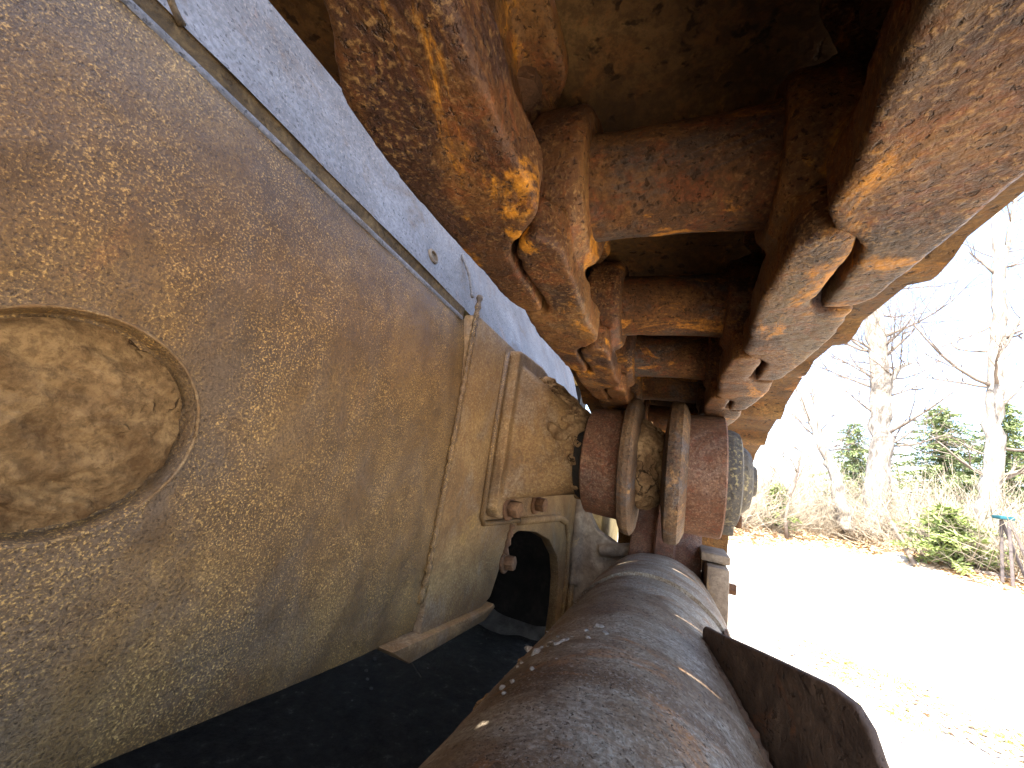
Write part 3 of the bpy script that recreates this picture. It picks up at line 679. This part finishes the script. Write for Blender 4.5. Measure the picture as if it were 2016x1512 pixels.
# thicket of dry brush: one mass
rnd = random.Random(21); th_ = MB()
for i in range(5600):
    x = rnd.uniform(-1, 13); y = edge_y(x)+.5+abs(rnd.gauss(0, 1))*3.5
    if x/y > .62: continue
    p = Vector((x, y, gheight(x, y)-.03)); a_ = rnd.uniform(0, 6.28); h_ = rnd.uniform(.5, 2.6); lean = rnd.uniform(.2, 1.6)
    q = [p]; d = Vector((math.cos(a_)*lean, math.sin(a_)*lean, 1.0)).normalized()
    for k in range(5):
        d = (d+Vector((rnd.uniform(-1, 1), rnd.uniform(-1, 1), rnd.uniform(-.9, .5)))*.28).normalized(); q.append(q[-1]+d*h_/5)
    r_ = rnd.uniform(.004, .011); th_.tube(q, [r_*(1-.13*k) for k in range(6)], 3)
    for c_ in range(rnd.randint(2, 4)):
        k = rnd.randint(1, 4); d2 = Vector((rnd.uniform(-1, 1), rnd.uniform(-1, 1), rnd.uniform(0, 1))).normalized(); L_ = rnd.uniform(.25, .8)
        th_.tube([q[k], q[k]+d2*L_*.5, q[k]+(d2+Vector((0, 0, .3)))*L_], [r_*.6, r_*.5, r_*.3], 3)
tag(put('brush_thicket', th_, M['thicket'], None, 180), 'tangled pale dry brush thicket along the woods edge', 'brush', kind='stuff')
# far wood behind
fw = MB()
for i in range(900):
    x = rnd.uniform(-12, 30); y = rnd.uniform(24, 45); p = Vector((x, y, gheight(x, y)))
    grow(fw, p, Vector((rnd.uniform(-.2, .2), 0, 1)), rnd.uniform(2.5, 5.5), rnd.uniform(.02, .05), 1, rnd, .2, 3)
tag(put('far_woods', fw, M['thicket'], None, 180), 'far bare woods reading as one pale mass', 'woods', kind='stuff')
# conifers
def conifer(label, px, ytop, ybase, Y, seed, wpx, mat='needle', name='conifer_tree', cat='tree', group='conifers behind the brush', nb=150, droop=.25):
    rnd = random.Random(seed); b = upx(px, ybase, Y); top = upx(px, ytop, Y); b.x = top.x; b.z = min(b.z, gheight(b.x, b.y))
    H = top.z-b.z; W = wpx*pxm(px, (ytop+ybase)/2, Y)*.5
    t = empty(name, label, cat, b, group); tk = MB().tube([(0, 0, 0), (0, 0, H*.5), (0, 0, H*.98)], [H*.02, H*.013, .008], 7); put('trunk', tk, M['twig'], t, 180)
    cr = MB()
    for i in range(nb):
        z = H*(.12+.87*(i/nb)**.9); L_ = W*(1-(z/H))**.7*rnd.uniform(.35, 1.3)*(1+.35*noise.noise(Vector((i*.09, seed, 0))))+.08; a_ = i*2.4+rnd.uniform(-.4, .4)
        d = Vector((math.cos(a_), math.sin(a_), rnd.uniform(-.1, .35))); p = Vector((0, 0, z)); n_ = max(5, int(L_*18))
        for k in range(n_):
            f_ = (k+1)/n_; q = p+d*L_*f_+Vector((0, 0, -droop*L_*f_*f_))
            for w_ in range(6):
                e = Vector((rnd.uniform(-1, 1), rnd.uniform(-1, 1), rnd.uniform(-.5, .4))).normalized()+d*.6
                e = e.normalized()*rnd.uniform(.10, .24)*(1.15-.4*f_); s_ = e.cross(Vector((rnd.uniform(-1, 1), rnd.uniform(-1, 1), 1))).normalized()*rnd.uniform(.012, .03)
                cr.add([q-s_*.4, q+e*.55-s_, q+e, q+e*.55+s_], [(0, 1, 2, 3)])
    put('crown', cr, M[mat], t, None); return t
conifer('small rounded conifer left of the forked trunk', 1680, 832, 1040, 22, 31, 170)
conifer('broad conifer between the forked trunk and the right hand trunk', 1850, 800, 1040, 21, 32, 270, nb=200)
conifer('conifer half hidden behind the right hand trunk', 1975, 790, 1050, 19, 33, 230, nb=170)
conifer('low bright green evergreen shrub at the foot of the right hand trunk', 1862, 998, 1103, 11.9, 34, 165, 'bushleaf', 'evergreen_shrub', 'shrub', None, nb=70, droop=.1)
conifer('small green sprig of evergreen beside the sapling', 1530, 955, 1040, 13.5, 35, 60, 'bushleaf', 'evergreen_shrub', 'shrub', None, nb=30, droop=.1)
# leaves
def leaves(name, spots, mat, label, cat, smin, smax, rnd, lift=.02):
    mb = MB()
    for (x, y) in spots:
        z = gheight(x, y)+rnd.uniform(.003, lift); a_ = rnd.uniform(0, 6.28); s_ = rnd.uniform(smin, smax)
        u = Vector((math.cos(a_), math.sin(a_), rnd.uniform(-.4, .4)))*s_; v = Vector((-math.sin(a_), math.cos(a_), rnd.uniform(-.4, .4)))*s_*.6; c_ = Vector((x, y, z))
        mb.add([c_-u, c_+v+Vector((0, 0, s_*.25)), c_+u, c_-v+Vector((0, 0, s_*.2))], [(0, 1, 2), (0, 2, 3)])
    return tag(put(name, mb, M[mat], None, None), label, cat, kind='stuff')
rnd = random.Random(41); sp_ = []
while len(sp_) < 16000:
    x = rnd.uniform(-2, 11); y = edge_y(x)+rnd.gauss(.9, 1.3)
    if x/max(y, 1) < .62: sp_.append((x, y))
leaves('leaf_litter', sp_, 'leaf', 'brown fallen leaf litter along the far edge of the drive', 'leaves', .03, .075, rnd, .06)
sp_ = []
while len(sp_) < 1300:
    t_ = rnd.random(); x = .78+.75*t_+rnd.gauss(0, .10+.05*t_); y = 3.3-.75*t_+rnd.gauss(0, .16); sp_.append((x, y))
for i in range(260):
    y = rnd.uniform(1.8, 10); sp_.append((rnd.uniform(.55, .58*y+.3), y))
leaves('near_leaf_litter', sp_, 'leaf', 'brown leaf scraps on the gravel beside the machine', 'leaves', .006, .02, rnd, .012)
gm = MB()
for i in range(2600):
    t_ = rnd.random(); c_ = rnd.choice([(.95, 3.35), (1.05, 3.2), (1.2, 3.15), (1.42, 2.75), (.85, 3.0), (1.0, 2.7), (1.55, 2.6)])
    x = c_[0]+rnd.gauss(0, .07); y = c_[1]+rnd.gauss(0, .1); z = gheight(x, y); a_ = rnd.uniform(0, 6.28); h_ = rnd.uniform(.008, .03)
    e = Vector((math.cos(a_)*h_*.8, math.sin(a_)*h_*.8, h_)); s_ = Vector((-math.sin(a_), math.cos(a_), 0))*.0022; c_ = Vector((x, y, z))
    gm.add([c_-s_, c_+s_, c_+e], [(0, 1, 2)])
tag(put('grass', gm, M['grass'], None, None), 'sparse yellow green grass in the gravel', 'grass', kind='stuff')
pb = MB()
for i in range(700):
    y = rnd.uniform(1.5, 10); x = rnd.uniform(.5, .62*y+1); r_ = rnd.uniform(.005, .016)
    pb.ico((x, y, gheight(x, y)+r_*.3), r_, 1, (1, rnd.uniform(.6, 1), .6))
tag(put('pebbles', pb, M['darkrock'], None, 180), 'scattered small stones on the pale gravel', 'pebbles', kind='stuff')
# under the machine: mound, stones, twig
def rock(name, label, cat, c, r, sq, mat, seed, group=None, amp=.25):
    mb = MB().ico((0, 0, 0), r, 4, sq); o_ = Vector((seed*3.7, seed, 0))
    mb.v = [tuple(Vector(v)*(1+amp*noise.fractal(Vector(v)*(1.6/r)+o_, 1, 2, 4))) for v in mb.v]
    o = put(name, mb, M[mat], None, 60); o.location = c; return tag(o, label, cat, group)
rock('dirt_mound', 'grey lumpy dirt mound seen through the arched opening', 'mound', tuple(at(1030, 1222, Z=GZ-.02)), .24, (1.5, 1.1, .6), "darkrock", 2)
rnd = random.Random(55); st = MB()
for i in range(60):
    x = rnd.uniform(-1.5, -.25); y = rnd.uniform(.2, 3); r_ = rnd.uniform(.004, .016)*(.4+.6*rnd.random()); st.ico((x, y, gheight(x, y)+r_*.3), r_, 1, (1, .8, .7))
tag(put('gravel_stones', st, M['darkrock'], None, 60), 'grey stones on the dark ground under the hull', 'stones', kind='stuff')
tw = at(790, 1305, Z=GZ+.01); q = MB().tube([tw+Vector((-.10, .05, .01)), tw+Vector((-.03, .02, .03)), tw+Vector((.05, 0, .015)), tw+Vector((.12, -.03, 0))], [.004, .0035, .003, .002], 6)
tag(put('fallen_twig', q, M['twig'], None, 180), 'thin pale twig lying on the dark ground below the hull', 'twig')
for i, (px, py, r_, lb) in enumerate([(1905, 1080, .34, 'pale boulder beside the evergreen shrub'), (1762, 1040, .2, 'small pale stone left of the evergreen shrub')]):
    b0 = upx(px, py, 12.6); rock('boulder', lb, 'boulder', (b0.x, b0.y, gheight(b0.x, b0.y)+r_*.2), r_, (1.2, 1, .7), 'rock', i+5)
# teal topped trestle and stubs
Yt = 10.9; c0 = upx(1975, 1018, Yt); t = empty('trestle', 'dark leaning trestle with a teal top beside the right hand trunk', 'trestle', (c0.x, c0.y, gheight(c0.x, c0.y)))
hz = c0.z-gheight(c0.x, c0.y)
put('top_bar', MB().box((-.10, -.12, hz-.045), (.10, .12, hz+.02)), M['teal'], t, 40, bevel=.01)
for dx, dy in ((.34, -.1), (-.03, -.1), (.34, .1), (-.03, .1)):
    put('leg', MB().tube([(0.02, dy, hz-.05), (dx, dy*1.3, 0)], .024, 6), M['darkwood'], t, 60)
for i, (px, py, lb, mt) in enumerate([(1797, 1005, 'white stub post among the brush', 'rock'), (1815, 1010, 'dark stub post beside the white post', 'darkwood')]):
    p = upx(px, py, 13.4); z0 = gheight(p.x, p.y); tag(put('stub_post', MB().tube([(p.x+.06, p.y, z0-.05), (p.x, p.y, p.z*.5+z0*.5), (p.x-.05, p.y, p.z)], [.06, .055, .045], 8), M[mt], None, 60), lb, 'post')
for i, (a_, b_, lb) in enumerate([((1745, 1010), (1800, 1078), 'fallen grey log leaning below the forked trunk'), ((1880, 1118), (2030, 1128), 'long fallen branch lying in the leaf litter at the right')]):
    p, q = upx(*a_, 13.0-i*1.2), upx(*b_, 12.0-i*.8); q.z = gheight(q.x, q.y)+.03; p.z = max(p.z, gheight(p.x, p.y)+.05)
    mdl = (p+q)/2+Vector((0, 0, .03)); tag(put('fallen_log', MB().tube([p, mdl, q], [.03, .045, .05], 8), M['twig'], None, 180), lb, 'log')
